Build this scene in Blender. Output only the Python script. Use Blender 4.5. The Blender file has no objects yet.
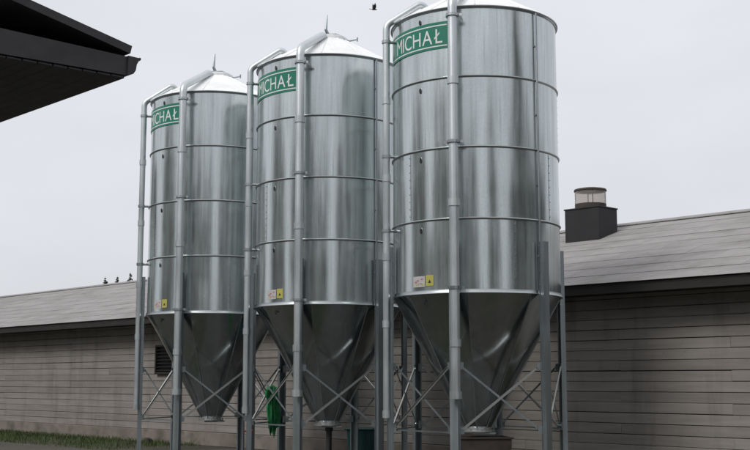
import bpy, bmesh, math, random
from mathutils import Vector, Matrix
random.seed(7)
R = math.radians
scene = bpy.context.scene
COL = scene.collection

# ------------------------------------------------------------------ camera
F = 1151.0                       # focal length in pixels of a 750 px wide picture
PITCH = 0.13441
CAMZ = 1.5
cd = bpy.data.cameras.new('camera'); cam = bpy.data.objects.new('camera', cd); COL.objects.link(cam)
cd.sensor_width = 36.0; cd.lens = F / 750 * 36; cd.clip_end = 2000
cam.location = (0, 0, CAMZ); cam.rotation_euler = (math.pi/2 + PITCH, 0, 0)
scene.camera = cam

# ------------------------------------------------------------------ sky, sun, exposure
SUN_EL = R(42); SUN_DIR = (-.72, -.694)          # where the veiled sun stands, seen from the scene
SUN_AZ = math.atan2(SUN_DIR[0], SUN_DIR[1])
w = bpy.data.worlds.new('World'); scene.world = w; w.use_nodes = True
nt = w.node_tree; nt.nodes.clear()
out = nt.nodes.new('ShaderNodeOutputWorld'); bg = nt.nodes.new('ShaderNodeBackground')
sky = nt.nodes.new('ShaderNodeTexSky'); sky.sky_type = 'NISHITA'; sky.sun_disc = False
sky.sun_elevation = SUN_EL; sky.sun_rotation = SUN_AZ; sky.dust_density = 4
tc = nt.nodes.new('ShaderNodeTexCoord'); sep = nt.nodes.new('ShaderNodeSeparateXYZ')
nt.links.new(tc.outputs['Generated'], sep.inputs[0])
ramp = nt.nodes.new('ShaderNodeValToRGB')          # overcast cloud deck: brighter towards the zenith
ramp.color_ramp.elements[0].position = 0.0; ramp.color_ramp.elements[0].color = (0.705, 0.722, 0.765, 1)
ramp.color_ramp.elements[1].position = 1.0; ramp.color_ramp.elements[1].color = (1.12, 1.12, 1.14, 1)
e = ramp.color_ramp.elements.new(0.3); e.color = (0.785, 0.800, 0.850, 1)
nt.links.new(sep.outputs['Z'], ramp.inputs[0])
noi = nt.nodes.new('ShaderNodeTexNoise'); noi.inputs['Scale'].default_value = 2.2; noi.inputs['Detail'].default_value = 4
mp = nt.nodes.new('ShaderNodeMapping'); mp.inputs['Scale'].default_value = (1, 1, 2.6)
nt.links.new(tc.outputs['Generated'], mp.inputs[0]); nt.links.new(mp.outputs[0], noi.inputs['Vector'])
mr = nt.nodes.new('ShaderNodeMapRange'); mr.inputs[1].default_value = .3; mr.inputs[2].default_value = .7
mr.inputs[3].default_value = 9.2; mr.inputs[4].default_value = 10.7
nt.links.new(noi.outputs['Fac'], mr.inputs[0])
vm = nt.nodes.new('ShaderNodeVectorMath'); vm.operation = 'SCALE'
nt.links.new(ramp.outputs[0], vm.inputs[0]); nt.links.new(mr.outputs[0], vm.inputs['Scale'])
mix = nt.nodes.new('ShaderNodeMix'); mix.data_type = 'RGBA'; mix.inputs[0].default_value = 0.96
nt.links.new(sky.outputs[0], mix.inputs[6]); nt.links.new(vm.outputs[0], mix.inputs[7])
nt.links.new(mix.outputs[2], bg.inputs[0]); bg.inputs[1].default_value = 0.1
nt.links.new(bg.outputs[0], out.inputs[0])
sd = bpy.data.lights.new('sun', 'SUN'); sun = bpy.data.objects.new('sun', sd); COL.objects.link(sun)
sd.energy = 1.5; sd.angle = R(18); sd.color = (1, .97, .93)
sun.rotation_euler = Vector((SUN_DIR[0]*math.cos(SUN_EL), SUN_DIR[1]*math.cos(SUN_EL), math.sin(SUN_EL))).to_track_quat('Z', 'Y').to_euler()
scene.view_settings.view_transform = 'Standard'; scene.view_settings.look = 'None'
scene.view_settings.exposure = 0.0; scene.view_settings.gamma = 1.0; scene.view_settings.use_curve_mapping = False

# ------------------------------------------------------------------ helpers
def at(px, py, Y):
    """world point on the ray through photo pixel (px, py) at forward distance Y"""
    a = (px-375)/F; b = (225-py)/F
    dy = math.cos(PITCH) - b*math.sin(PITCH); dz = math.sin(PITCH) + b*math.cos(PITCH)
    k = Y/dy
    return Vector((a*k, Y, CAMZ + dz*k))

class MB:
    def __init__(s): s.v = []; s.f = []
    def add(s, vs, fs):
        o = len(s.v); s.v += [tuple(v) for v in vs]; s.f += [tuple(i+o for i in f) for f in fs]; return s
    def box(s, x0, x1, y0, y1, z0, z1, ch=0):
        if ch <= 0:
            vs = [(x0,y0,z0),(x1,y0,z0),(x1,y1,z0),(x0,y1,z0),(x0,y0,z1),(x1,y0,z1),(x1,y1,z1),(x0,y1,z1)]
            return s.add(vs, [(0,3,2,1),(4,5,6,7),(0,1,5,4),(1,2,6,5),(2,3,7,6),(3,0,4,7)])
        bm = bmesh.new(); bmesh.ops.create_cube(bm, size=1)
        for v in bm.verts: v.co = Vector(((x0+x1)/2+v.co.x*(x1-x0), (y0+y1)/2+v.co.y*(y1-y0), (z0+z1)/2+v.co.z*(z1-z0)))
        bmesh.ops.bevel(bm, geom=bm.edges[:], offset=ch, segments=1, affect='EDGES')
        bm.verts.index_update()
        s.add([v.co for v in bm.verts], [[v.index for v in f.verts] for f in bm.faces]); bm.free(); return s
    def tube(s, pts, r, n=12, caps=True, rs=None):
        pts = [Vector(p) for p in pts]; vs = []; fs = []
        prev = None
        for i, p in enumerate(pts):
            if i == 0: d = pts[1]-p
            elif i == len(pts)-1: d = p-pts[-2]
            else: d = (pts[i+1]-p).normalized() + (p-pts[i-1]).normalized()
            d.normalize()
            if prev is None:
                a = Vector((0,0,1)) if abs(d.z) < .9 else Vector((1,0,0))
                x = d.cross(a).normalized()
            else:
                x = (prev - d*prev.dot(d)).normalized()
            prev = x; y = d.cross(x)
            rr = rs[i] if rs else r
            for k in range(n):
                t = 2*math.pi*k/n; vs.append(p + x*math.cos(t)*rr + y*math.sin(t)*rr)
        for i in range(len(pts)-1):
            for k in range(n):
                a = i*n+k; b = i*n+(k+1)%n; fs.append((a, b, b+n, a+n))
        if caps:
            fs.append(tuple(range(n))[::-1]); fs.append(tuple(range((len(pts)-1)*n, len(pts)*n)))
        return s.add(vs, fs)
    def lathe(s, prof, n=48, a0=0, a1=2*math.pi, c=(0,0)):
        """prof: list of (r, z); angle measured as (sin, -cos)"""
        full = abs(a1-a0-2*math.pi) < 1e-6
        m = n if full else n+1; vs = []; fs = []
        for r, z in prof:
            for k in range(m):
                t = a0 + (a1-a0)*k/n; vs.append((c[0]+r*math.sin(t), c[1]-r*math.cos(t), z))
        for i in range(len(prof)-1):
            for k in range(n):
                a = i*m+k; b = i*m+(k+1) % m if full else i*m+k+1
                fs.append((a, b, b+m, a+m))
        return s.add(vs, fs)
    def prism(s, poly, p0, ex, ey, ez, L):
        """extrude a 2D polygon given in axes ex, ey along ez by L"""
        n = len(poly); p0 = Vector(p0)
        vs = [p0+ex*a+ey*b for a, b in poly] + [p0+ex*a+ey*b+ez*L for a, b in poly]
        fs = [tuple(range(n))[::-1], tuple(range(n, 2*n))] + [(i, (i+1) % n, n+(i+1) % n, n+i) for i in range(n)]
        return s.add(vs, fs)
    def mesh(s, name, mat, smooth=None):
        me = bpy.data.meshes.new(name); me.from_pydata(s.v, [], s.f)
        bm = bmesh.new(); bm.from_mesh(me); bmesh.ops.recalc_face_normals(bm, faces=bm.faces[:]); bm.to_mesh(me); bm.free()
        if mat: me.materials.append(mat)
        if smooth:
            me.polygons.foreach_set('use_smooth', [True]*len(me.polygons))
            try: me.set_sharp_from_angle(angle=R(smooth))
            except Exception: pass
        me.update(); return me
    def build(s, name, mat, parent=None, smooth=None):
        return link(name, s.mesh(name, mat, smooth), parent)

def link(name, me, parent=None, loc=None, rot=None):
    o = bpy.data.objects.new(name, me); COL.objects.link(o)
    if parent: o.parent = parent
    if loc is not None: o.location = loc
    if rot is not None: o.rotation_euler = rot
    return o
def empty(name, loc=(0,0,0), rz=0):
    o = bpy.data.objects.new(name, None); COL.objects.link(o); o.location = loc; o.rotation_euler = (0,0,rz)
    o.empty_display_size = .2; return o
def tag(o, label=None, cat=None, group=None, kind=None):
    if label: o['label'] = label
    if cat: o['category'] = cat
    if group: o['group'] = group
    if kind: o['kind'] = kind
    return o
def kids(o): return [c for c in COL.objects if c.parent == o]
def copy_tree(o, parent=None):
    c = o.copy(); COL.objects.link(c); c.parent = parent
    for ch in kids(o): copy_tree(ch, c)
    return c

# ------------------------------------------------------------------ materials
def new_mat(name):
    m = bpy.data.materials.new(name); m.use_nodes = True
    return m, m.node_tree, m.node_tree.nodes['Principled BSDF']
def node(t, ty, **kw):
    n = t.nodes.new(ty)
    for k, v in kw.items(): setattr(n, k, v)
    return n
def plain(name, col, rough=.6, metal=0, var=.12, scale=8, bump=.0, stretch=(1,1,1), rnd=.0, spec=.5, stain=None):
    m, t, p = new_mat(name)
    tcn = node(t, 'ShaderNodeTexCoord'); mpn = node(t, 'ShaderNodeMapping'); mpn.inputs['Scale'].default_value = stretch
    t.links.new(tcn.outputs['Object'], mpn.inputs[0])
    oi = node(t, 'ShaderNodeObjectInfo')
    off = node(t, 'ShaderNodeVectorMath', operation='SCALE'); off.inputs[0].default_value = (37, 53, 71)
    t.links.new(oi.outputs['Random'], off.inputs['Scale']); t.links.new(off.outputs[0], mpn.inputs['Location'])
    n1 = node(t, 'ShaderNodeTexNoise'); n1.inputs['Scale'].default_value = scale; n1.inputs['Detail'].default_value = 6
    t.links.new(mpn.outputs[0], n1.inputs['Vector'])
    mrn = node(t, 'ShaderNodeMapRange'); mrn.inputs[1].default_value = .3; mrn.inputs[2].default_value = .7
    mrn.inputs[3].default_value = 1-var; mrn.inputs[4].default_value = 1+var
    t.links.new(n1.outputs['Fac'], mrn.inputs[0])
    r2 = node(t, 'ShaderNodeMapRange'); r2.inputs[3].default_value = 1-rnd; r2.inputs[4].default_value = 1+rnd
    t.links.new(oi.outputs['Random'], r2.inputs[0])
    mu = node(t, 'ShaderNodeMath', operation='MULTIPLY'); t.links.new(mrn.outputs[0], mu.inputs[0]); t.links.new(r2.outputs[0], mu.inputs[1])
    sc = node(t, 'ShaderNodeVectorMath', operation='SCALE'); sc.inputs[0].default_value = col
    t.links.new(mu.outputs[0], sc.inputs['Scale']); last = sc.outputs[0]
    if stain:                                       # weather stains that run across neighbouring pieces
        ge = node(t, 'ShaderNodeNewGeometry')
        for (scl, scol, lo, hi, amt) in stain:
            mpx = node(t, 'ShaderNodeMapping'); mpx.inputs['Scale'].default_value = scl; t.links.new(ge.outputs['Position'], mpx.inputs[0])
            nz = node(t, 'ShaderNodeTexNoise'); nz.inputs['Scale'].default_value = 1; nz.inputs['Detail'].default_value = 7; nz.inputs['Roughness'].default_value = .65
            t.links.new(mpx.outputs[0], nz.inputs['Vector'])
            rr = node(t, 'ShaderNodeMapRange'); rr.inputs[1].default_value = lo; rr.inputs[2].default_value = hi; rr.inputs[4].default_value = amt
            t.links.new(nz.outputs['Fac'], rr.inputs[0])
            mxx = node(t, 'ShaderNodeMix', data_type='RGBA'); mxx.inputs[7].default_value = (*scol, 1)
            t.links.new(rr.outputs[0], mxx.inputs[0]); t.links.new(last, mxx.inputs[6]); last = mxx.outputs[2]
    t.links.new(last, p.inputs['Base Color'])
    p.inputs['Roughness'].default_value = rough; p.inputs['Metallic'].default_value = metal
    p.inputs['Specular IOR Level'].default_value = spec
    if bump:
        b = node(t, 'ShaderNodeBump'); b.inputs['Strength'].default_value = bump; b.inputs['Distance'].default_value = .02
        t.links.new(n1.outputs['Fac'], b.inputs['Height']); t.links.new(b.outputs[0], p.inputs['Normal'])
    return m

def galvanised(name, col, rough, streak=.5, spangle=.5, dull=0.0):
    """rolled galvanised sheet: spangle, faint vertical run streaks and dull patches"""
    m, t, p = new_mat(name)
    tcn = node(t, 'ShaderNodeTexCoord'); oi = node(t, 'ShaderNodeObjectInfo')
    off = node(t, 'ShaderNodeVectorMath', operation='SCALE'); off.inputs[0].default_value = (17, 29, 41)
    t.links.new(oi.outputs['Random'], off.inputs['Scale'])
    ad = node(t, 'ShaderNodeVectorMath', operation='ADD'); t.links.new(tcn.outputs['Object'], ad.inputs[0]); t.links.new(off.outputs[0], ad.inputs[1])
    vo = node(t, 'ShaderNodeTexVoronoi'); vo.inputs['Scale'].default_value = 70; t.links.new(ad.outputs[0], vo.inputs['Vector'])
    ms = node(t, 'ShaderNodeMapping'); ms.inputs['Scale'].default_value = (9, 9, .5); t.links.new(ad.outputs[0], ms.inputs[0])
    ns = node(t, 'ShaderNodeTexNoise'); ns.inputs['Scale'].default_value = 1.6; ns.inputs['Detail'].default_value = 5; t.links.new(ms.outputs[0], ns.inputs['Vector'])
    nb = node(t, 'ShaderNodeTexNoise'); nb.inputs['Scale'].default_value = 1.3; nb.inputs['Detail'].default_value = 5; t.links.new(ad.outputs[0], nb.inputs['Vector'])
    # colour factor
    sx = node(t, 'ShaderNodeSeparateColor'); t.links.new(vo.outputs['Color'], sx.inputs[0])
    def rng(src, a, b, lo=.3, hi=.7):
        r_ = node(t, 'ShaderNodeMapRange'); r_.inputs[1].default_value = lo; r_.inputs[2].default_value = hi
        r_.inputs[3].default_value = a; r_.inputs[4].default_value = b; t.links.new(src, r_.inputs[0]); return r_.outputs[0]
    c1 = rng(ns.outputs['Fac'], 1-.16*streak, 1+.12*streak); c2 = rng(sx.outputs[0], 1-.09*spangle, 1+.09*spangle, 0, 1); c3 = rng(nb.outputs['Fac'], .9, 1.08)
    m1 = node(t, 'ShaderNodeMath', operation='MULTIPLY'); t.links.new(c1, m1.inputs[0]); t.links.new(c2, m1.inputs[1])
    m2 = node(t, 'ShaderNodeMath', operation='MULTIPLY'); t.links.new(m1.outputs[0], m2.inputs[0]); t.links.new(c3, m2.inputs[1])
    md = node(t, 'ShaderNodeMapping'); md.inputs['Scale'].default_value = (26, 26, .8); t.links.new(ad.outputs[0], md.inputs[0])
    nd = node(t, 'ShaderNodeTexNoise'); nd.inputs['Scale'].default_value = 1; nd.inputs['Detail'].default_value = 4; t.links.new(md.outputs[0], nd.inputs['Vector'])
    dd = rng(nd.outputs['Fac'], 1.0, 1-.28*streak, .56, .78)
    m2b = node(t, 'ShaderNodeMath', operation='MULTIPLY'); t.links.new(m2.outputs[0], m2b.inputs[0]); t.links.new(dd, m2b.inputs[1]); m2 = m2b
    sc = node(t, 'ShaderNodeVectorMath', operation='SCALE'); sc.inputs[0].default_value = col
    t.links.new(m2.outputs[0], sc.inputs['Scale']); t.links.new(sc.outputs[0], p.inputs['Base Color'])
    p.inputs['Metallic'].default_value = 1.0 - dull
    r1 = rng(ns.outputs['Fac'], rough*(1-.22*streak), rough*(1+.25*streak)); r2 = rng(nb.outputs['Fac'], .85, 1.25)
    m3 = node(t, 'ShaderNodeMath', operation='MULTIPLY'); t.links.new(r1, m3.inputs[0]); t.links.new(r2, m3.inputs[1])
    t.links.new(m3.outputs[0], p.inputs['Roughness'])
    b = node(t, 'ShaderNodeBump'); b.inputs['Strength'].default_value = .07; b.inputs['Distance'].default_value = .006
    mm = node(t, 'ShaderNodeMapping'); mm.inputs['Scale'].default_value = (3.4, 3.4, .7); t.links.new(ad.outputs[0], mm.inputs[0])
    nm = node(t, 'ShaderNodeTexNoise'); nm.inputs['Scale'].default_value = 2.0; nm.inputs['Detail'].default_value = 2; t.links.new(mm.outputs[0], nm.inputs['Vector'])
    t.links.new(nm.outputs['Fac'], b.inputs['Height']); t.links.new(b.outputs[0], p.inputs['Normal'])
    return m

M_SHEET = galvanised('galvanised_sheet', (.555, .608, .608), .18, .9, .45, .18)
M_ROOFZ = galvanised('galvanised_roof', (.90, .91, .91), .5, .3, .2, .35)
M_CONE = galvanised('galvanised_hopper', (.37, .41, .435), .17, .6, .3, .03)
M_PIPE = galvanised('galvanised_pipe', (.56, .60, .61), .36, .3, .3, .15)
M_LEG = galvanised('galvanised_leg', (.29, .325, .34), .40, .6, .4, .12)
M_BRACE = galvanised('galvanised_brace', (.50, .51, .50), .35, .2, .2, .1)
M_HOOP = galvanised('galvanised_hoop', (.42, .45, .46), .34, .2, .3)
M_BLACK = plain('black_rubber', (.012, .012, .013), .5)
M_GREEN = plain('sign_green', (.007, .185, .118), .32, var=.06, scale=3)
M_WHITE = plain('sign_white', (.74, .77, .76), .4, var=.04)
M_YEL = plain('label_yellow', (.44, .41, .10), .45, var=.06)
M_LABEL = plain('label_white', (.47, .46, .45), .45, var=.05)
M_RED = plain('label_red', (.40, .20, .24), .45, var=.1)
M_BOARD = plain('weathered_board', (.250, .230, .212), .8, var=.12, scale=3.0, bump=.2, stretch=(.35, 4, 5), rnd=.09, spec=.25, stain=[((2.2, 2.2, .35), (.13, .118, .108), .5, .72, .6), ((.9, .9, 1.3), (.30, .285, .265), .52, .75, .6), ((9, 9, 9), (.10, .09, .08), .62, .78, .5)])
M_CORE = plain('dark_wall_core', (.05, .045, .04), .9)
M_PLINTH = plain('concrete_plinth', (.19, .165, .145), .9, var=.25, scale=2.2, bump=.3, stain=[((2, 2, 3), (.07, .075, .045), .5, .7, .7)])
M_SLATE = plain('fibre_cement_sheet', (.275, .262, .262), .85, var=.12, scale=1.6, bump=.2, stretch=(.6, 1.3, 1), rnd=.03, spec=.3, stain=[((1.1, 1.1, 3), (.17, .165, .155), .48, .72, .7), ((3.5, 3.5, 3.5), (.36, .345, .335), .55, .75, .6), ((6, 6, 6), (.10, .105, .075), .6, .75, .6)])
M_DARKWOOD = plain('dark_stained_timber', (.022, .02, .019), .8, var=.2, scale=5, rnd=.1)
M_VENT = plain('black_painted_metal', (.014, .014, .016), .65, var=.2, scale=4, bump=.1)
M_RUST = plain('rusty_steel', (.045, .035, .030), .75, var=.35, scale=6, bump=.2)
M_PLASTER = plain('lime_washed_plaster', (.74, .73, .71), .9, var=.16, scale=2.2, bump=.4)
M_EAVE = plain('dark_eave_timber', (.042, .041, .046), .7, var=.25, scale=6, bump=.15)
M_CLOTH = plain('green_tarp', (.018, .20, .066), .75, var=.35, scale=14, bump=.2)
M_TEAL = plain('teal_plastic', (.008, .055, .055), .45, var=.15, scale=5)
M_FEATHER = plain('dark_feather', (.02, .02, .024), .7)
M_BARK = plain('bark', (.06, .045, .035), .9, var=.3, scale=6)
M_GRASS = plain('grass_blade', (.05, .075, .018), .7, var=.4, scale=2)
M_NEEDLE = plain('needles', (.03, .045, .03), .8, var=.45, scale=1.2)
M_CONC = plain('concrete', (.075, .07, .064), .85, var=.2, scale=2.5, bump=.2)
M_STONE = plain('stone', (.05, .045, .04), .85, var=.3, scale=9, bump=.4)
mg, tg, pg = new_mat('clear_plastic')
pg.inputs['Base Color'].default_value = (.80, .77, .74, 1); pg.inputs['Roughness'].default_value = .25
pg.inputs['Transmission Weight'].default_value = .86; pg.inputs['IOR'].default_value = 1.08
M_CLEAR = mg
# ground: trodden dirt and gravel with moss by the wall
mgd, tg, pg = new_mat('yard_ground')
tcn = node(tg, 'ShaderNodeTexCoord'); n1 = node(tg, 'ShaderNodeTexNoise'); n1.inputs['Scale'].default_value = .35; n1.inputs['Detail'].default_value = 8
n2 = node(tg, 'ShaderNodeTexNoise'); n2.inputs['Scale'].default_value = 14; n2.inputs['Detail'].default_value = 6
tg.links.new(tcn.outputs['Object'], n1.inputs['Vector']); tg.links.new(tcn.outputs['Object'], n2.inputs['Vector'])
cr = node(tg, 'ShaderNodeValToRGB'); cr.color_ramp.elements[0].position = .36; cr.color_ramp.elements[0].color = (.030, .036, .014, 1)
cr.color_ramp.elements[1].position = .56; cr.color_ramp.elements[1].color = (.066, .056, .046, 1)
tg.links.new(n1.outputs['Fac'], cr.inputs[0])
mr2 = node(tg, 'ShaderNodeMapRange'); mr2.inputs[1].default_value = .25; mr2.inputs[2].default_value = .75; mr2.inputs[3].default_value = .6; mr2.inputs[4].default_value = 1.35
tg.links.new(n2.outputs['Fac'], mr2.inputs[0]); sc = node(tg, 'ShaderNodeVectorMath', operation='SCALE')
tg.links.new(cr.outputs[0], sc.inputs[0]); tg.links.new(mr2.outputs[0], sc.inputs['Scale']); tg.links.new(sc.outputs[0], pg.inputs['Base Color'])
pg.inputs['Roughness'].default_value = .9
b = node(tg, 'ShaderNodeBump'); b.inputs['Strength'].default_value = .5; b.inputs['Distance'].default_value = .03
tg.links.new(n2.outputs['Fac'], b.inputs['Height']); tg.links.new(b.outputs[0], pg.inputs['Normal'])

# ------------------------------------------------------------------ setting
tag(MB().add([(-700,-700,0),(700,-700,0),(700,700,0),(-700,700,0)], [(0,1,2,3)]).build('ground', mgd), kind='structure')
U = Vector((-.6869, .7267, 0)); U.normalize()      # the direction of the silo row and of the barn
N = Vector((U.y, -U.x, 0))                          # from the yard into the barn
ROT = math.atan2(-U.y, -U.x)                        # local +x runs along -U, local +y along N
def P(s, p, z=0): return U*s + N*p + Vector((0,0,z))
SILO = [Vector((1.4883-2.2656*i, 16.8307+2.3967*i, 0)) for i in range(3)]
pad = empty('concrete_pad', SILO[1] + Vector((0,0,0)), ROT)
for k in range(3):                                  # one cast slab under each silo
    MB().box(-1.62, 1.62, -1.75, 1.75, 0, .12, .015).build('slab', M_CONC, pad).location = ((1-k)*3.298, 0, 0)
tag(pad, kind='structure')

# ------------------------------------------------------------------ barn
def make_barn():
    root = empty('barn', P(21, 15.9), ROT)
    tag(root, 'long low grey boarded barn with pale sheet roof behind the silos', 'barn')
    X0, X1, D = -24.0, 16.0, 8.9                    # length along x, depth along y
    ER, RD, SL = -0.70, 4.35, .3347                 # eave and ridge positions, roof slope
    zr = lambda y: 3.05 + (y-ER)*SL
    ridge_z = zr(RD)
    m = MB().box(X0+.05, X1-.05, .03, D-.05, .30, 2.94)
    m.add([(X0+.05,.03,2.94),(X0+.05,D-.05,2.94),(X0+.05,RD,ridge_z-.2),(X1-.05,.03,2.94),(X1-.05,D-.05,2.94),(X1-.05,RD,ridge_z-.2)],
          [(0,1,2),(5,4,3),(0,2,5,3),(2,1,4,5),(0,3,4,1)])
    m.build('wall', M_CORE, root)
    MB().box(X0, X1, -.045, D, 0, .31, .01).build('plinth', M_PLINTH, root)
    # boards on the front wall: staggered, uneven
    H = .1685; LEN = 8.0
    def board_mesh(L):
        mb = MB(); c = .006; h = H-.008; t = .028
        prof = [(0,0),(-t+c,0),(-t,c),(-t,h-c),(-t+c,h),(0,h)]
        return mb.prism(prof, (0,0,0), Vector((0,1,0)), Vector((0,0,1)), Vector((1,0,0)), L-.003).mesh('board', M_BOARD)
    full, part_a, part_b = board_mesh(LEN), board_mesh(LEN*.5), board_mesh(LEN*.25)
    rows = 16
    for r_ in range(rows):
        x = X0; st = [0, .5, .25][r_ % 3]
        seq = []
        if st == .5: seq = [(part_a, LEN*.5)]
        if st == .25: seq = [(part_b, LEN*.25)]
        while True:
            for me, L in (seq or [(full, LEN)]):
                if x + L > X1 + .01: break
                link('board', me, root, (x, random.uniform(-.004, .004) + .02, .315 + r_*H + random.uniform(-.002, .002)), (random.uniform(-.006, .006), random.uniform(-.0006, .0006), 0))
                x += L
            else:
                seq = []; continue
            rest = X1 - x
            if rest > LEN*.45: link('board', part_a, root, (x, .02, .315+r_*H)); x += LEN*.5; rest = X1-x
            if rest > LEN*.2: link('board', part_b, root, (x, .02, .315+r_*H))
            break
    # eave: soffit, fascia, rafter ends
    MB().box(X0-.3, X1+.3, ER+.06, .10, 2.90, 2.94).build('soffit', M_DARKWOOD, root)
    MB().box(X0-.3, X1+.3, ER+.02, ER+.055, 2.87, 3.0, .004).build('fascia', M_DARKWOOD, root)
    # roof deck, both slopes
    roof = MB()
    ys = [(ER, RD), (2*RD-ER, RD)]
    poly = [(ER+.02, zr(ER)-.06), (RD, ridge_z-.06), (2*RD-ER-.02, zr(ER)-.06), (2*RD-ER-.02, zr(ER)-.02), (RD, ridge_z-.02), (ER+.02, zr(ER)-.02)]
    roof.prism(poly, (X0-.35, 0, 0), Vector((0,1,0)), Vector((0,0,1)), Vector((1,0,0)), X1-X0+.7)
    roof = roof.build('roof', M_DARKWOOD, root)
    # lapped sheets on the slope that faces the yard
    ncol, nrow = 25, 9
    run = (RD-ER)/nrow; wid = (X1-X0+.8)/ncol; ang = math.atan(SL)
    ln = run/math.cos(ang)
    sm = MB()
    a = wid-.0015
    sm.box(0, a, 0, ln+.06, 0, .0045, .001)
    me = sm.mesh('sheet', M_SLATE)
    for j in range(nrow):
        for i in range(ncol if j % 2 == 0 else ncol-1):
            y = ER + j*run - .02
            link('sheet', me, roof, (X0-.4+(i+.5*(j % 2))*wid+random.uniform(-.003,.003), y+random.uniform(-.004,.003), zr(y)-.006+random.uniform(0,.002)),
                 (ang-.0085+random.uniform(-.001,.001), random.uniform(-.0006,.0006), random.uniform(-.0006,.0006)))
    m = MB().box(X0-.4, X1+.4, 0, (RD-ER+.01)/math.cos(ang), 0, .012)
    o = m.build('rear_slope', M_SLATE, roof); o.location = (0, 2*RD-ER, zr(ER)-.006); o.rotation_euler = (ang, 0, math.pi); 
    MB().prism([(-.17,-.045),(0,.018),(.17,-.045),(.17,-.03),(0,.036),(-.17,-.03)], (X0-.42, RD, ridge_z+.0), Vector((0,1,0)), Vector((0,0,1)), Vector((1,0,0)), X1-X0+.84).build('ridge_cap', M_SLATE, roof)
    # roof ventilator: black timber and sheet box with a clear cowl
    bx0, bx1, by0, by1 = 6.66, 7.50, 3.02, 3.66
    zb, zt = zr(by0)-.1, zr(by0)+.66
    v = MB().box(bx0, bx1, by0, by1, zb, zt, .008).build('ventilator', M_VENT, root)
    MB().box(bx0-.015, bx1+.015, by0-.015, by1+.015, zt+.001, zt+.03, .005).build('top_plate', M_VENT, v)
    cx, cy = (bx0+bx1)/2, (by0+by1)/2
    MB().lathe([(.318, zt+.03), (.318, zt+.125), (.30, zt+.125), (.30, zt+.03), (.318, zt+.03)], 40, c=(cx,cy)).build('collar', M_RUST, v, 40)
    MB().lathe([(.315, zt+.10), (.315, zt+.405), (.309, zt+.405), (.309, zt+.10), (.315, zt+.10)], 48, c=(cx,cy)).build('clear_cowl', M_CLEAR, v, 40)
    MB().lathe([(0.001, zt+.40), (.30, zt+.40), (.33, zt+.39), (.335, zt+.40), (.325, zt+.43), (.2, zt+.455), (0.001, zt+.462)], 40, c=(cx,cy)).build('cap', M_RUST, v, 40)
    for k in range(4):
        a = R(45+90*k)
        MB().tube([(cx+.306*math.sin(a), cy-.306*math.cos(a), zt+.05), (cx+.306*math.sin(a), cy-.306*math.cos(a), zt+.40)], .009, 6).build('strut', M_RUST, v)
    # dark fan hatch in the wall
    c = at(158, 360, 28.0)
    hx = 21 - c.dot(U)
    # intersect that ray with the wall plane
    d = Vector((c.x, c.y, 0)); k = 15.9/d.dot(N); hx = 21 - (d*k).dot(U)
    fr = MB()
    x0, x1, z0, z1 = hx, hx+1.25, 1.66, 2.38
    for b_ in ((x0, x0+.05, z0, z1), (x1-.05, x1, z0, z1), (x0+.051, x1-.051, z1-.05, z1), (x0+.051, x1-.051, z0, z0+.05)):
        fr.box(b_[0], b_[1], -.10, .02, b_[2], b_[3], .004)
    h = fr.build('wall_hatch', M_DARKWOOD, root)
    MB().box(x0+.05, x1-.05, -.012, .01, z0+.05, z1-.05).build('backing', M_BLACK, h)
    for q in range(7):
        zz = z0+.10+q*.083
        o = MB().box(x0+.052, x1-.052, -.035, .035, -.004, .004).build('louvre', M_BLACK, h); o.location = (0, -.052, zz); o.rotation_euler = (R(35), 0, 0)
    return root
barn = make_barn()

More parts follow.
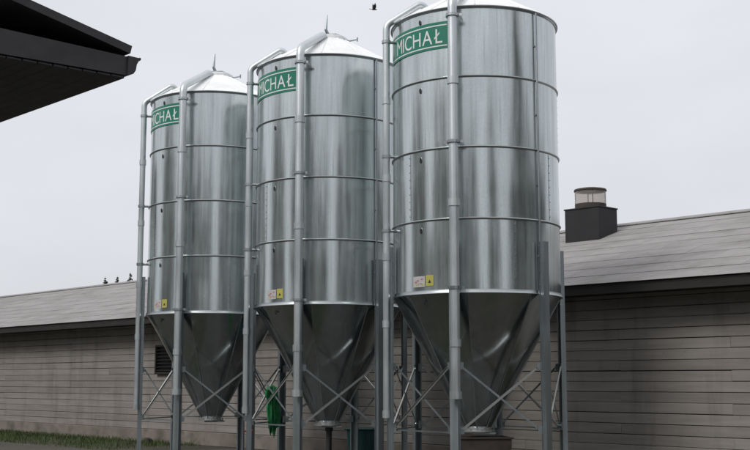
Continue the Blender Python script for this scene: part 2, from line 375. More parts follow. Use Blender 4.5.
# ------------------------------------------------------------------ outbuilding whose roof corner reaches in at the upper left
def make_outbuilding():
    T = at(139.5, 59, 9.0)
    root = empty('outbuilding', Vector((T.x, T.y, 0)), ROT)
    tag(root, 'whitewashed outbuilding with dark eave and gutter corner at upper left', 'outbuilding')
    ze = T.z                                        # local x: towards the camera end (-U); local y: +N outwards, so the house lies at y < 0
    L, W, OV, FO = 7.5, 4.4, 1.25, .34
    sl = .20
    zt = lambda y: ze + .02 + (-y)*sl
    MB().prism([(-OV, 0), (-OV, zt(-OV)-.12), (-W/2-OV/1, zt(-W/2-OV)-.12), (-W-OV, zt(-OV)-.12), (-W-OV, 0)], (-L, 0, 0), Vector((0,1,0)), Vector((0,0,1)), Vector((1,0,0)), L-FO).build('wall', M_PLASTER, root)
    MB().box(-L, -FO+.03, -W-OV-.03, -OV+.03, 0, .35, .01).build('plinth', M_CONC, root)
    poly = [(-.045, .028), (-W/2-OV, .028+(W/2+OV)*sl), (-W-2*OV+.02, .028), (-W-2*OV+.02, .092), (-W/2-OV, .092+(W/2+OV)*sl), (-.03, .092)]
    poly = [(a-.04, b_) for a, b_ in poly]
    rf = MB().prism(poly, (-L-.3, 0, ze), Vector((0,1,0)), Vector((0,0,1)), Vector((1,0,0)), L+.3).build('roof', M_EAVE, root)
    MB().prism([(-OV-.01, -.10), (-W/2-OV, -.10+(W/2)*sl), (-W-OV+.01, -.10), (-W-OV+.01, .02), (-W/2-OV, .02+(W/2+OV)*sl), (-OV-.01, .02+OV*sl)], (-FO-.05, 0, ze), Vector((0,1,0)), Vector((0,0,1)), Vector((1,0,0)), .03).build('barge_board', M_EAVE, root)
    # boxed eave and gutter along the yard side
    nb_ = 9
    for q in range(nb_):
        y0 = -OV+.02 + q*(OV-.125)/nb_; y1 = y0 + (OV-.125)/nb_-.010
        MB().box(-L-.25, -.03, y0, y1, -.018, 0, .004).build('soffit_board', M_EAVE, root).location = (0, 0, ze-.192+.035*(q+.5)/nb_)
    for q in range(10):
        MB().box(-.02, .02, -.115, .014, -.004, .004).build('gutter_bracket', M_EAVE, root).location = (-.12-q*.75, 0, ze+.016)
    MB().prism([(-OV+.005, -.185), (-.103, -.150), (-.103, .004), (-OV+.005, .01)], (-L-.25, 0, ze), Vector((0,1,0)), Vector((0,0,1)), Vector((1,0,0)), L+.25-.02).build('boxed_eave', M_EAVE, root)
    g = [(-.10, -.150), (-.050, -.132), (-.030, -.100), (-.022, -.050), (-.006, -.022), (.012, -.010), (.016, .004), (.006, .012), (-.010, .006), (-.10, .008)]
    MB().prism(g, (-L-.27, 0, ze), Vector((0,1,0)), Vector((0,0,1)), Vector((1,0,0)), L+.27).build('gutter', M_EAVE, root)
    return root
make_outbuilding()

# ------------------------------------------------------------------ silos
RS = 1.22; ZB = 2.712; ZT = ZB+4
PH = -19.0
def pol(r, deg, z=0): return Vector((r*math.sin(R(deg)), -r*math.cos(R(deg)), z))
def make_silo():
    root = empty('grain_silo')
    # four courses of rolled sheet, each with its own slight oil-canning
    for k in range(4):
        rr = random.Random(20+k)
        modes = [(rr.choice([3,5,7,9,11,13,17,21]), rr.uniform(0, 6.28), rr.uniform(.2, .7)) for _ in range(7)]
        nseg, nv = 216, 10; vs = []; fs = []
        z0 = ZB + k
        for j in range(nv+1):
            v = j/nv; z = z0 + v; env = math.sin(math.pi*v)**.5 if 0 < v < 1 else 0
            for i in range(nseg):
                t = 2*math.pi*i/nseg
                d = sum(a*math.sin(n_*t+p_ + .5*math.sin(3*v+p_))*6/n_ for n_, p_, a in modes)*.0005*env
                vs.append(((RS+d)*math.sin(t), -(RS+d)*math.cos(t), z))
        for j in range(nv):
            for i in range(nseg):
                a = j*nseg+i; b_ = j*nseg+(i+1) % nseg; fs.append((a, b_, b_+nseg, a+nseg))
        c = MB().add(vs, fs).build('wall_course', M_SHEET, root, 60)
        # vertical lap seam, staggered from course to course
        for ph in ((-100, -55, -118, -75)[k], 20+k*33, 150+k*21):
            if -82 < ph < -20 and k == 3: continue
            s_ = MB()
            for dz in range(1):
                s_.lathe([(RS+.0015, z0+.03), (RS+.0045, z0+.03), (RS+.0045, z0+.97), (RS+.0015, z0+.97)], 3, R(ph), R(ph+1.6))
            sm_ = s_.build('lap_seam', M_SHEET, c)
            if -110 < ph < 90:
                bo = MB()
                for q_ in range(9):
                    p_ = pol(RS+.004, ph+.8, z0+.08+q_*.105); bo.tube([p_, p_+pol(.007, ph+.8)], .007, 5)
                tag(bo.build('bolt_row', M_HOOP, c), kind='stuff')
    # rolled joint hoops with a bolted flange
    for k in range(5):
        z = ZB + k; pr = .028 if k not in (0, 4) else .036
        if k == 0: prof = [(RS-.004, z-.030), (RS+.026, z-.030), (RS+.028, z-.024), (RS+.016, z-.010), (RS+.012, z+.025), (RS-.004, z+.028)]
        elif k == 4: prof = [(RS-.004, z-.03), (RS+.010, z-.027), (RS+.014, z-.012), (RS+.032, z-.006), (RS+.034, z+.006), (RS-.01, z+.012)]
        else: prof = [(RS-.004, z-.022), (RS+.005, z-.02), (RS+.019, z-.006), (RS+.021, z), (RS+.018, z+.006), (RS+.006, z+.014), (RS-.004, z+.016)]
        MB().lathe(prof, 144).build('hoop', M_HOOP, root, 35)
    # roof cone with standing seams
    rise = .575; r1 = .27
    n = 12
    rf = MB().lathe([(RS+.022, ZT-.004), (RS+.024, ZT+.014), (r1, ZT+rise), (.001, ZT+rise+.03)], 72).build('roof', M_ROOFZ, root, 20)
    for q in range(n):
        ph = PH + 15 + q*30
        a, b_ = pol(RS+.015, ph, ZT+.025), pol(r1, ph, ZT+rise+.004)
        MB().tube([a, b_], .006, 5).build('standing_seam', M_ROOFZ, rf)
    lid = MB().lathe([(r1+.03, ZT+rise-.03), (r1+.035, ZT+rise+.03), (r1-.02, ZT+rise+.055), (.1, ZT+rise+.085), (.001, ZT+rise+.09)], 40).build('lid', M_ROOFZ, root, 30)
    MB().tube([pol(.29, 55, ZT+rise-.01), pol(.40, 60, ZT+rise-.05), pol(.54, 62, ZT+rise-.04)], .013, 6).tube([pol(.54, 62, ZT+rise-.075), pol(.54, 62, ZT+rise-.005)], .013, 6).build('lid_handle', M_LEG, lid)
    MB().tube([pol(.02, PH, ZT+rise+.05), pol(.08, PH-40, ZT+rise+.20), pol(.05, PH-50, ZT+rise+.47)], .02, 8, rs=[.034, .026, .008]).build('lid_lever', M_LEG, lid)
    MB().tube([pol(.27, PH-60, ZT+rise+.035), pol(.12, PH-30, ZT+rise+.105), pol(.14, 50, ZT+rise+.105), pol(.29, 55, ZT+rise+.03)], .011, 6).build('lid_strap', M_LEG, lid)
    # hopper: eight lapped gores
    zo, ro = .815, .175
    ng = 8
    for q in range(ng):
        p0 = PH + 8 + q*45; a0, a1 = R(p0), R(p0+45.6)
        rg = random.Random(q); vs = []; fs = []; na, nl = 10, 10
        for j in range(nl+1):
            v = j/nl; r_ = RS-.004 + (ro-RS+.004)*v; z = ZB-.02 + (zo-ZB+.02)*v
            for i in range(na+1):
                u = i/na; t = a0+(a1-a0)*u
                flat = 1 - .026*math.sin(math.pi*u)*(1-.6*v)*min(1, v*5)           # gores lie a little flat between their seams
                lap = .006*max(0, 1-u*8)
                rr_ = r_*flat + lap + .0025*math.sin(3*u*math.pi+q*2+4*v)*math.sin(math.pi*u)
                vs.append((rr_*math.sin(t), -rr_*math.cos(t), z))
        for j in range(nl):
            for i in range(na):
                a = j*(na+1)+i; fs.append((a, a+1, a+na+2, a+na+1))
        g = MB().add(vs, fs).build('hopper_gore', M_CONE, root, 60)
        # folded seam
        e0 = pol(RS-.03, p0, ZB-.06); e1 = pol(ro+.016, p0, zo+.01)
        MB().tube([e0, e1], .011, 5).build('folded_seam', M_HOOP, g)
    oc = MB().lathe([(ro+.004, zo+.10), (ro+.012, zo+.02), (ro+.012, zo-.02), (ro+.055, zo-.022), (ro+.055, zo-.042), (ro-.03, zo-.044), (ro-.03, zo+.02)], 40).build('outlet', M_BRACE, root, 30)
    MB().box(-.10, .24, -.17, .17, zo-.07, zo-.048, .004).build('slide_gate', M_LEG, oc)
    for q in range(8):
        p_ = pol(ro+.037, 45*q+10, zo-.018); MB().tube([p_, p_+Vector((0,0,.016))], .010, 6).build('bolt', M_LEG, oc)
    # legs: folded channels that run up the lowest course
    legs = []
    for q in range(6):
        ph = PH+60*q; ex = pol(1, ph); et = Vector((-ex.y, ex.x, 0))
        w_, d_, t_ = .056, .076, .006
        prof = [(-w_-.02, 0), (-w_-.02, t_), (-w_+t_, t_), (-w_+t_, d_-t_), (w_-t_, d_-t_), (w_-t_, t_), (w_+.02, t_), (w_+.02, 0), (w_, 0), (w_, d_), (-w_, d_), (-w_, 0)]
        # omega profile: two lips against the sheet and a box standing out from it
        prof = [(-w_-.014, 0), (-w_+t_, 0), (-w_+t_, d_-t_), (w_-t_, d_-t_), (w_-t_, 0), (w_+.014, 0), (w_+.014, t_), (w_, t_), (w_, d_), (-w_, d_), (-w_, t_), (-w_-.014, t_)]
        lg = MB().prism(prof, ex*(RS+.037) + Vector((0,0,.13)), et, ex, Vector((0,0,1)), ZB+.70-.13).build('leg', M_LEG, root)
        MB().box(-.13, .13, -.10, .10, 0, .012, .002).build('base_plate', M_LEG, lg).matrix_local = Matrix.Translation(ex*(RS+.07)+Vector((0,0,.122))) @ Matrix.Rotation(R(ph), 4, 'Z')
        for zz in (ZB-.10, ZB+.1, ZB+.3, ZB+.5, ZB+.64):
            for sd_ in (-1, 1):
                p_ = ex*(RS+.042)+et*(sd_*(w_+.006))+Vector((0,0,zz)); 
                MB().tube([p_, p_+ex*.012], .009, 6).build('bolt', M_HOOP, lg)
        legs.append(ph)
    # cross braces and ties between neighbouring legs
    zl, zh = .84, 1.70
    for q in range(6):
        pa, pb = PH+60*q, PH+60*(q+1)
        A, B = pol(RS+.055, pa), pol(RS+.055, pb)
        dr = (B-A).normalized(); A = A+dr*.085; B = B-dr*.085; nr = Vector((dr.y, -dr.x, 0))
        if nr.dot(A) < 0: nr = -nr
        pair = ((zl, zh, .010), (zh, zl, -.016)) if q != 4 else ((zh, zl, .010), (zl, zh, -.016))
        for bi, (za, zb_, off) in enumerate(pair):
            a = A + Vector((0,0,za)) + nr*off; b_ = B + Vector((0,0,zb_)) + nr*off
            ax = (b_-a); Ln = ax.length; ax.normalize(); up = nr.cross(ax).normalized()
            br = MB().prism([(-.017, -.004), (.017, -.004), (.017, .016), (.013, .016), (.013, .001), (-.017, .001)] if not bi else [(-.014, -.003), (.014, -.003), (.014, .003), (-.014, .003)], a, up, nr, ax, Ln).build('brace', M_LEG if bi else M_BRACE, root)  # outer brace paler, inner darker: the skylight they catch is put into the colour
            for e_ in (a+ax*.03, b_-ax*.03):
                MB().tube([e_-nr*.012, e_+nr*.02], .011, 6).build('bolt', M_HOOP, br)
        for E_, sg_ in ((A, 1), (B, -1)):
            for zz in (zl, zh):
                MB().prism([(-.05, -.06), (.055, -.045), (.055, .045), (-.05, .06)], E_+Vector((0,0,zz))+nr*.016+dr*sg_*(-.02), dr*sg_, Vector((0,0,1)), nr, .004).build('gusset', M_LEG, root)
        if q == 0: continue                          # the bay towards the yard has no tie
        a = A+Vector((0,0,zl-.03)); MB().prism([(-.010, -.003), (.010, -.003), (.010, .003), (-.010, .003)], a, Vector((0,0,1)), nr, dr, (B-A).length).build('tie', M_LEG, root)
    # fill pipe up the front leg and over the roof
    rp = RS+.215; PF = PH+2.2
    def bend(pts, n_=5, rad=.22):
        out_ = [Vector(pts[0])]
        for i in range(1, len(pts)-1):
            p, q_, r_ = Vector(pts[i-1]), Vector(pts[i]), Vector(pts[i+1])
            a, b_ = q_+(p-q_).normalized()*rad, q_+(r_-q_).normalized()*rad
            for k in range(n_+1):
                t = k/n_; out_.append(a*(1-t)**2 + q_*2*t*(1-t) + b_*t*t)
        return out_ + [Vector(pts[-1])]
    fp = MB().tube(bend([pol(rp, PF, 1.28), pol(rp, PF, ZT+.06), pol(.34, PF, ZT+rise+.02), pol(.22, PF, ZT+rise-.10)], 6, .13), .066, 20).build('fill_pipe', M_PIPE, root, 40)
    MB().lathe([(.074, 1.26), (.086, 1.26), (.086, 1.36), (.074, 1.36), (.074, 1.26)], 20, c=tuple(pol(rp, PF)[:2])).build('coupling', M_PIPE, fp, 40)
    for z in (2.0, 3.9, 5.6):
        MB().lathe([(.073, z-.05), (.080, z-.05), (.080, z+.05), (.073, z+.05)], 20, c=tuple(pol(rp, PF)[:2])).build('coupling', M_PIPE, fp, 40)
    ex = pol(1, PF); et = Vector((-ex.y, ex.x, 0))
    for z in (ZB+.03, ZB+1.99+.04, ZB+3.82):
        m = MB().lathe([(.075, z-.02), (.088, z-.02), (.088, z+.02), (.075, z+.02)], 20, c=tuple(pol(rp, PF)[:2]))
        for sd_ in (-1, 1):
            m.prism([(-.018, -.003), (.018, -.003), (.018, .003), (-.018, .003)], pol(RS+.02, PF, z)+et*.095*sd_, Vector((0,0,1)), et, ex, .20)
        m.prism([(-.018, -.003), (.018, -.003), (.018, .003), (-.018, .003)], pol(rp-.005, PF, z)-et*.135, Vector((0,0,1)), ex, et, .27)
        m.build('pipe_clamp', M_HOOP, fp, 40)
    # vent pipe up the left side
    pv = -75.5; rv = RS+.145
    vp = MB().tube(bend([pol(rv, pv, 1.02), pol(rv, pv, ZT+.0), pol(.86, pv+8, ZT+.34), pol(.79, pv+8, ZT+.26)], 6, .08), .052, 16).build('vent_pipe', M_PIPE, root, 40)
    for z in (1.03, 2.3, ZB+.55, ZB+1.7, ZB+2.85):
        MB().lathe([(.053, z-.05), (.062, z-.05), (.062, z+.05), (.053, z+.05)], 16, c=tuple(pol(rv, pv)[:2])).build('coupling', M_PIPE, vp, 40)
    for z in (ZB+.93, ZB+2.02, ZB+3.74):
        MB().tube([pol(RS, pv, z), pol(rv, pv, z)], .022, 8).lathe([(.054, z-.022), (.066, z-.022), (.066, z+.022), (.054, z+.022)], 16, c=tuple(pol(rv, pv)[:2])).build('pipe_clamp', M_HOOP, vp, 40)
    # thin level tube on the right
    pc = 40
    cdt = MB().tube([pol(RS+.030, pc, ZB-.2), pol(RS+.030, pc, ZT-.02)], .015, 8).build('level_tube', M_LEG, root, 40)
    for z in (ZB+.5, ZB+1.5, ZB+2.5, ZB+3.5):
        m = MB(); p_ = pol(RS+.01, pc, z); ex_ = pol(1, pc); et_ = Vector((-ex_.y, ex_.x, 0))
        m.prism([(-.028, -.010), (.028, -.010), (.028, .010), (-.028, .010)], p_-ex_*.006, et_, Vector((0,0,1)), ex_, .014).build('tube_clip', M_HOOP, cdt)
    # inspection ports below each hoop
    for k in range(5):
        z = ZB + k - .14 if k else ZB-.13
        r_ = RS if k else RS-.055
        p_ = pol(r_+.002, -43.5, z); ex_ = pol(1, -43.5)
        m = MB(); poly = []
        et_ = Vector((-ex_.y, ex_.x, 0))
        for q in range(14):
            t = 2*math.pi*q/14; poly.append((.017*math.cos(t), .038*math.sin(t)))
        pt = m.prism(poly, p_, et_, Vector((0,0,1)), ex_, .012).build('inspection_port', M_BLACK, root)
        MB().prism([(a*1.12, b_*1.08) for a, b_ in poly], p_-ex_*.004, et_, Vector((0,0,1)), ex_, .008).build('port_rim', M_HOOP, pt)
    # name band
    a0, a1 = R(-84), R(-21.5); zt_, zb_ = ZT-.185, ZT-.575
    def shell(r_, th, z0, z1, b0, b1, n_=40):
        m = MB(); m.lathe([(r_, z0), (r_+th, z0), (r_+th, z1), (r_, z1), (r_, z0)], n_, b0, b1)
        return m
    sg = shell(RS+.006, .004, zb_, zt_, a0, a1).build('sign', M_GREEN, root, 40)
    for z in (zt_-.052, zb_+.040):
        shell(RS+.0105, .002, z-.0085, z+.0085, a0+R(2.0), a1-R(1.2)).build('sign_line', M_WHITE, sg, 40)
    hgt = .205; zl_ = zb_ + .082
    gl = []
    for ch in 'MICHAŁ':
        cu = bpy.data.curves.new('glyph', 'FONT'); cu.body = ch; cu.size = 1; cu.resolution_u = 6
        to = bpy.data.objects.new('glyph', cu); COL.objects.link(to)
        bpy.context.view_layer.update()
        me = bpy.data.meshes.new_from_object(to.evaluated_get(bpy.context.evaluated_depsgraph_get()))
        bpy.data.objects.remove(to); bpy.data.curves.remove(cu)
        xs = [v.co.x for v in me.vertices]; ys = [v.co.y for v in me.vertices]
        gl.append((ch, me, min(xs), max(xs), min(ys), max(ys)))
    cap = gl[3][5] - gl[3][4]; ky = hgt/cap
    gap = .030
    tot = sum(g_[3]-g_[2] for g_ in gl)
    arc = R(-26+70.5)*(RS+.012); kx = (arc-gap*5)/tot
    x = 0
    for ch, me, xa, xb, ya, yb in gl:
        bm = bmesh.new(); bm.from_mesh(me)
        for c_ in range(1, 8):                      # cut into strips so that the letter bends with the wall
            bmesh.ops.bisect_plane(bm, geom=bm.verts[:]+bm.edges[:]+bm.faces[:], plane_co=(xa+(xb-xa)*c_/8, 0, 0), plane_no=(1, 0, 0))
        bmesh.ops.triangulate(bm, faces=bm.faces[:])
        ex_ = bmesh.ops.extrude_face_region(bm, geom=bm.faces[:])
        top = {v for v in ex_['geom'] if isinstance(v, bmesh.types.BMVert)}
        for v in bm.verts:
            a = R(-70.5) + (x + (v.co.x-xa)*kx)/(RS+.012)
            r_ = RS + (.0116 if v in top else .0098)
            v.co = Vector((r_*math.sin(a), -r_*math.cos(a), zl_ + v.co.y*ky))
        bmesh.ops.recalc_face_normals(bm, faces=bm.faces[:])
        m2 = bpy.data.meshes.new('letter'); bm.to_mesh(m2); bm.free(); m2.materials.append(M_WHITE)
        o = link('letter', m2, sg); 
        x += (xb-xa)*kx + gap
        bpy.data.meshes.remove(me)
    # warning labels near the bottom hoop
    lb = shell(RS+.003, .003, ZB+.075, ZB+.225, R(-51), R(-40.6), 8).build('label_sticker', M_LABEL, root, 40)
    rr = random.Random(4)
    for q in range(9):
        b0 = -49.8 + rr.uniform(0, 7); z0 = ZB+.09+rr.uniform(0, .10)
        shell(RS+.0065, .001, z0, z0+rr.uniform(.012, .028), R(b0), R(b0+rr.uniform(.8, 2.2)), 2).build('print_mark', M_RED if q % 3 else M_YEL, lb)
    ly = shell(RS+.003, .003, ZB+.085, ZB+.235, R(-39.8), R(-33.8), 6).build('warning_sticker', M_YEL, root, 40)
    m = MB(); ts = []
    for (da, dz) in ((-1.6, .035), (1.6, .035), (0, .095)):
        ts.append(pol(RS+.0075, -36.8+da*.75, ZB+.10+dz*.75))
    m.add(ts, [(0,1,2)]); m.build('warning_triangle', M_BLACK, ly)
    return root

proto = make_silo()
labels = ['tallest looking galvanised grain silo, nearest and rightmost, its green band reading MICHAŁ in full',
          'middle galvanised grain silo with a green tarp hung on its leg brace',
          'leftmost and farthest galvanised grain silo, before the dark wall hatch']
for i in range(3):
    o = proto if i == 0 else copy_tree(proto)
    o.location = SILO[i] + Vector((0, 0, 0)); tag(o, labels[i], 'silo', 'row of three galvanised grain silos')

# ------------------------------------------------------------------ things under and around the silos
def lump(name, mat, loc, r, seed, squash=.7, parent=None, sub=3):
    bm = bmesh.new(); bmesh.ops.create_icosphere(bm, subdivisions=sub, radius=1)
    rg = random.Random(seed); ph = [rg.uniform(0, 6) for _ in range(6)]
    for v in bm.verts:
        c = v.co; d = 1 + .18*math.sin(2.3*c.x+ph[0]) + .15*math.sin(3.1*c.y+ph[1]) + .12*math.sin(4*c.z+ph[2]) + .08*math.sin(6*c.x+5*c.y+ph[3])
        v.co = Vector((c.x*r*d, c.y*r*d, c.z*r*d*squash))
    me = bpy.data.meshes.new(name); bm.to_mesh(me); bm.free(); me.materials.append(mat)
    return link(name, me, parent, loc)

# green tarp folded over the brace
def make_tarp():
    c = SILO[1]
    A = c + pol(RS+.055, PH-60); B = c + pol(RS+.055, PH-120)
    q = A.lerp(B, .58); q.z = .84 + .86*.52; q.x += .09
    root = empty('green_tarp', (q.x, q.y, q.z))
    tag(root, 'crumpled green tarp hanging over a brace of the middle silo', 'tarp')
    dr = (B-A).normalized(); nr = Vector((dr.y, -dr.x, 0))
    if nr.dot(A-c) < 0: nr = -nr
    rg = random.Random(3)
    # folded hanging cloth: deep pleats that narrow to the gathered top and flare below
    def drape(path, rad, lobes, seed, nm):
        g = random.Random(seed); n_ = 84; vs = []; fs = []
        a_ = [g.uniform(0, 6.28) for _ in range(6)]
        for i, (p, r_) in enumerate(zip(path, rad)):
            v = i/(len(path)-1)
            for k in range(n_):
                t = 2*math.pi*k/n_
                f_ = 1 + .34*math.sin(lobes*t+a_[0]+1.3*v) + .18*math.sin((lobes*2-1)*t+a_[1]-2*v) + .10*math.sin(17*t+a_[2]+5*v) + .12*math.sin(7*v+3*t+a_[3])
                x_, y_ = r_*f_*math.cos(t)*.86, r_*f_*math.sin(t)*.5
                vs.append(Vector(p) + dr*x_ + nr*y_ + Vector((0, 0, .055*math.sin(lobes*t+a_[4])*v + .022*math.sin(11*t+a_[5])*v)))
        m_ = len(path)
        for i in range(m_-1):
            for k in range(n_):
                a = i*n_+k; b_ = i*n_+(k+1) % n_; fs.append((a, b_, b_+n_, a+n_))
        fs.append(tuple(range(n_))); fs.append(tuple(range((m_-1)*n_, m_*n_))[::-1])
        return MB().add(vs, fs).build(nm, M_CLOTH, root, 70)
    px = lambda t, n_, z: dr*t + nr*n_ + Vector((0, 0, z))
    drape([px(-.02,.03,.14), px(-.03,.04,.11), px(-.04,.05,.05), px(-.04,.06,-.03), px(-.02,.06,-.12), px(.0,.06,-.14)], [.02,.10,.15,.15,.10,.03], 4, 1, 'cloth_fold')
    drape([px(.03,.04,.07), px(.05,.05,.02), px(.08,.06,-.10), px(.11,.07,-.25), px(.15,.07,-.40), px(.17,.07,-.52), px(.18,.07,-.54)], [.03,.09,.12,.13,.135,.10,.02], 5, 2, 'cloth_fold')
    drape([px(-.02,.06,-.06), px(0,.07,-.14), px(.03,.08,-.30), px(.05,.085,-.46), px(.05,.09,-.60), px(.05,.09,-.63)], [.03,.075,.085,.075,.05,.015], 4, 5, 'cloth_fold')
    drape([px(.20,.07,-.48), px(.18,.075,-.56), px(.16,.08,-.66), px(.16,.08,-.68)], [.04,.06,.035,.01], 3, 8, 'cloth_fold')
    MB().tube([px(-.16,.0,-.03), px(-.10,.12,.0), px(.02,.15,.03), px(.12,.10,.06), px(.17,0,.06)], .008, 6).build('cord', M_CLOTH, root)
make_tarp()

# teal bin standing behind the middle silo
tb = at(362.5, 440, 20.9)
root = empty('plastic_bin', (tb.x, tb.y, 0.0), ROT+.5)
m = MB(); sect = []
for (z, hw) in ((.02, .20), (.30, .222), (.60, .245), (.63, .245)):
    sect.append([(hw*(abs(math.cos(t))**.35)*(1 if math.cos(t) > 0 else -1), hw*.95*(abs(math.sin(t))**.35)*(1 if math.sin(t) > 0 else -1), z) for t in [2*math.pi*(k+.5)/28 for k in range(28)]])
vs = [p for s_ in sect for p in s_]; fs = [(i*28+k, i*28+(k+1) % 28, (i+1)*28+(k+1) % 28, (i+1)*28+k) for i in range(3) for k in range(28)]
fs += [tuple(range(28))[::-1], tuple(range(84, 112))]
m.add(vs, fs).build('body', M_TEAL, root, 35)
MB().box(-.265, .265, -.255, .255, .632, .665, .012).build('lid', M_TEAL, root)
MB().tube([(-.16, .27, .60), (-.16, .32, .63), (.16, .32, .63), (.16, .27, .60)], .014, 8).build('handle', M_TEAL, root, 40)
for s_ in (-1, 1): MB().tube([(s_*.17, .20, .055), (s_*.21, .20, .055)], .055, 16).build('wheel', M_BLACK, root, 40)
tag(root, 'dark teal plastic bin on the ground behind the middle silo', 'bin')

# black drop pipe below the middle silo's outlet
root = empty('drop_pipe', SILO[1] + Vector((0, 0, .12)))
MB().tube([(.02, 0, .61), (.02, 0, .16), (-.02, -.01, .09), (-.14, -.02, .05), (-.30, -.03, .05)], .048, 14).build('pipe', M_BLACK, root, 40)
MB().lathe([(.052, .56), (.066, .56), (.066, .62), (.052, .62)], 16, c=(.02, 0)).build('clamp', M_BLACK, root, 40)
tag(root, 'black drop pipe with a bent foot under the middle silo outlet', 'pipe')

# rusty transfer box below the near silo's outlet
root = empty('transfer_box', SILO[0] + Vector((0.06, .02, .12)), R(8))
MB().prism([(-.27, 0), (.27, 0), (.36, .46), (.36, .56), (-.36, .56), (-.36, .46)], (0, -.28, 0), Vector((1,0,0)), Vector((0,0,1)), Vector((0,1,0)), .56).build('hopper_box', M_RUST, root)
for y in (-.30, .272): MB().box(-.385, .385, y, y+.028, .562, .585, .003).build('rim', M_RUST, root)
for x in (-.385, .357): MB().box(x, x+.028, -.271, .271, .562, .583, .003).build('rim', M_RUST, root)
tag(root, 'rusty brown transfer box under the nearest silo outlet', 'transfer box')

# rust-red rod leaning by the middle silo's left leg
a = at(246.5, 452, 19.6); b_ = at(248.5, 431, 19.3)
d = (b_-a); a0 = a - d*((a.z-.02)/d.z)
root = empty('iron_rod', (a0.x, a0.y, 0))
M_REDR = plain('red_lead_paint', (.20, .035, .018), .65, var=.3, scale=10)
MB().tube([Vector((0,0,.02)), b_-Vector((a0.x, a0.y, 0))], .019, 8).build('shaft', M_REDR, root, 40)
tp = b_-Vector((a0.x, a0.y, 0))
MB().tube([tp+Vector((-.07,0,.0)), tp+Vector((.07,0,.01))], .017, 8).build('crossbar', M_REDR, root, 40)
tag(root, 'rust red iron rod leaning beside the left leg of the middle silo', 'rod')

st = lump('stone', M_STONE, P(0,0), .13, 5); gp = at(148.5, 441, 28.2); st.location = (gp.x, gp.y, .06)
tag(st, 'small dark stone lying near the barn wall at left', 'stone')

# grass along the foot of the barn wall
gv, gf = [], []
rg = random.Random(11)
for q in range(15000):
    s_ = 22.5 + rg.random()**.8*12; p_ = 15.75 - rg.random()**1.4*2.6
    if rg.random() > .35 + .65*(.5+.5*math.sin(s_*1.7)*math.sin(p_*3)): continue
    b0 = P(s_, p_); h_ = rg.uniform(.03, .13); a = rg.uniform(0, 6.28); wv = Vector((math.cos(a), math.sin(a), 0))*rg.uniform(.004, .008)
    ln_ = Vector((rg.uniform(-1,1), rg.uniform(-1,1), 0))*h_*.5; o = len(gv)
    gv += [b0-wv, b0+wv, b0+ln_*.4+wv*.7+Vector((0,0,h_*.6)), b0+ln_*.4-wv*.7+Vector((0,0,h_*.6)), b0+ln_+Vector((0,0,h_))]
    gf += [(o, o+1, o+2, o+3), (o+3, o+2, o+4)]
me = bpy.data.meshes.new('grass'); me.from_pydata(gv, [], gf); me.materials.append(M_GRASS)
tag(link('grass', me), 'short mossy grass along the foot of the barn wall', 'grass', kind='stuff')

# ------------------------------------------------------------------ trees
def foliage(mb, c, r_, n_, rg, size, flat=.6):
    for _ in range(n_):
        d = Vector((rg.gauss(0,1), rg.gauss(0,1), rg.gauss(0,1)*flat)); d = d.normalized()*r_*rg.random()**.4
        p = Vector(c)+d; n1_ = Vector((rg.gauss(0,1), rg.gauss(0,1), rg.gauss(0,1)+.6)).normalized()
        x_ = n1_.orthogonal().normalized(); x_.rotate(Matrix.Rotation(rg.uniform(0, 6.28), 3, n1_)); y_ = n1_.cross(x_); s_ = size*rg.uniform(.6, 1.3)
        mb.add([p-x_*s_, p+y_*s_*.5, p+x_*s_, p-y_*s_*.5], [(0,1,2,3)])
def spruce(name, loc, h_, rad, seed, label, whorls=22, per=7, leaf=.16, dens=9, group=None):
    rg = random.Random(seed); root = empty(name, loc)
    tk = MB().tube([(0,0,0), (.03,0,h_*.4), (0,.03,h_*.75), (0,0,h_*.99)], .1, 9, rs=[h_*.017, h_*.012, h_*.006, .012]); cr = MB()
    for i in range(whorls):
        v = i/(whorls-1); z = h_*(.10+.87*v); L = rad*(1-v)**.85*rg.uniform(.75, 1.15)+.10
        for k in range(per if v < .85 else 4):
            if rg.random() < .12: continue
            a = rg.uniform(0, 6.28); ll = L*rg.uniform(.6, 1.15); tip = Vector((math.cos(a)*ll, math.sin(a)*ll, z - ll*.25+rg.uniform(-.1,.1)))
            tk.tube([(0,0,z), tip], .02, 4, rs=[.03*(1-v)+.008, .006])
            nn = max(3, int(dens*ll/.5))
            for j in range(nn):
                t = (j+1)/nn; foliage(cr, Vector((0,0,z)).lerp(tip, t) + Vector((0,0,-.05)), .10+.10*ll*(1-.5*t), 3, rg, leaf)
    tk.build('trunk', M_BARK, root); me = bpy.data.meshes.new('crown'); me.from_pydata(cr.v, [], cr.f); me.materials.append(M_NEEDLE); link('crown', me, root)
    tag(root, label, 'tree', group); return root
for (px_, py_, Y, rad, sd_, lab) in ((117.5, 274.5, 230, 7.5, 1, 'broader spruce top above the barn roof near the left edge'), (130.5, 270.5, 250, 6.0, 2, 'slim pointed spruce top above the barn roof beside the leftmost silo'),
                                     (105.5, 275, 240, 6.8, 4, 'leftmost spruce top above the barn roof')):
    g = at(px_, py_, Y); spruce('spruce_tree', (g.x, g.y, 0), g.z, rad, sd_, lab, whorls=60, per=9, leaf=.22, dens=4, group='spruces beyond the barn')
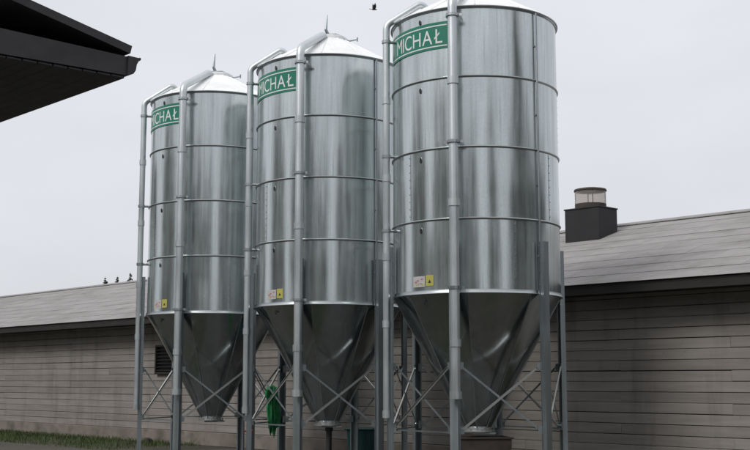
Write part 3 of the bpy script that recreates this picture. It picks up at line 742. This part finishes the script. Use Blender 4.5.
# the yard behind the camera, seen mirrored in the steel: a tall spruce and a belt of trees
def columnar(loc, h_, rad, seed, label):
    rg = random.Random(seed); root = empty('columnar_tree', loc); cr = MB()
    MB().tube([(0,0,0), (.05,0,h_*.5), (0,0,h_*.93)], .2, 9, rs=[.24, .14, .04]).build('trunk', M_BARK, root)
    for _ in range(150):
        t = rg.random(); rr_ = rad*min(1, (1-t)*4+.12)**.6*min(1, .55+t*3)*rg.random()**.5; a = rg.uniform(0, 6.28)
        foliage(cr, (rr_*math.cos(a), rr_*math.sin(a), h_*(.05+.93*t)), .8, 30, rg, .32)
    me = bpy.data.meshes.new('crown'); me.from_pydata(cr.v, [], cr.f); me.materials.append(M_NEEDLE); link('crown', me, root)
    tag(root, label, 'tree')
columnar((15.6, 6.2, 0), 13.2, 1.9, 5, 'tall dark columnar evergreen mirrored in the right side of the nearest silo')
wd = MB(); rg = random.Random(31)
belt = []
for (th, D_, h_, r_) in [(-128,34,12,5), (-118,36,11,5), (-90,34,13,4), (-82,36,15,4.5), (-74,35,12,3.5), (-52,37,14,4), (-44,38,15,4.5), (-35,37,12,4.5), (-24,40,14,5), (-12,40,12,5), (-2,41,13,4.5),
                         (21,38,14,3.2), (27,40,11,3.2), (49,38,12,3.5), (57,37,14,4.5), (66,36,15,5), (75,36,13,5), (84,38,12,5), (94,40,14,5), (104,38,12,5)]:
    belt.append((1.5 + D_*math.sin(R(th-5)), 16.8 - D_*math.cos(R(th-5)), h_, r_))
for (x_, y_, h_, r_) in belt:
    wd.tube([(x_,y_,0), (x_+.2,y_,h_*.5), (x_,y_+.2,h_*.85)], .3, 7, rs=[.3,.2,.08])
    for _ in range(70):
        t = rg.random(); zz = h_*(.12+.85*t); rr_ = r_*math.sqrt(max(.05, 1-((t-.42)/.6)**2))*rg.random()**.5; a = rg.uniform(0, 6.28)
        foliage(wd, (x_+rr_*math.cos(a), y_+rr_*math.sin(a), zz), 1.2, 34, rg, .55)
me = bpy.data.meshes.new('woodland'); me.from_pydata(wd.v, [], wd.f); me.materials.append(M_NEEDLE)
tag(link('woodland', me), 'belt of dark trees round the far side of the yard', 'woodland', kind='stuff')

# ------------------------------------------------------------------ bird
bp = at(374.0, 9.5, 36)
root = empty('bird', bp, R(20)); root.scale = (.62, .62, .62)
prof = [(-.16,.004),(-.12,.022),(-.06,.042),(0,.05),(.06,.043),(.10,.030),(.125,.028),(.15,.02),(.17,.004)]
m = MB().tube([(x_, 0, .01*math.sin(x_*10)) for x_, _ in prof], .01, 12, rs=[r_ for _, r_ in prof]); m.build('body', M_FEATHER, root, 60)
MB().tube([(.168,0,.01), (.195,0,.004)], .008, 6, rs=[.008,.001]).build('beak', M_FEATHER, root)
MB().prism([(0,-.018),(0,.018),(-.13,.045),(-.11,0),(-.13,-.045)], (-.13,0,-.012), Vector((1,0,0)), Vector((0,1,0)), Vector((0,0,1)), .008).build('tail', M_FEATHER, root)
def wing(sy, up):
    pts = [(.06,0),(.085,.10),(.05,.22),(-.03,.34),(-.05,.25),(-.07,.13),(-.07,0)]
    ax = Vector((0, sy*math.cos(up), math.sin(up))); 
    MB().prism(pts, (0, sy*.03, .02), Vector((1,0,0)), ax, Vector((1,0,0)).cross(ax), .007).build('wing', M_FEATHER, root)
wing(1, R(72)); wing(-1, R(48))
tag(root, 'small dark bird flying with raised wings left of the nearest silo', 'bird')
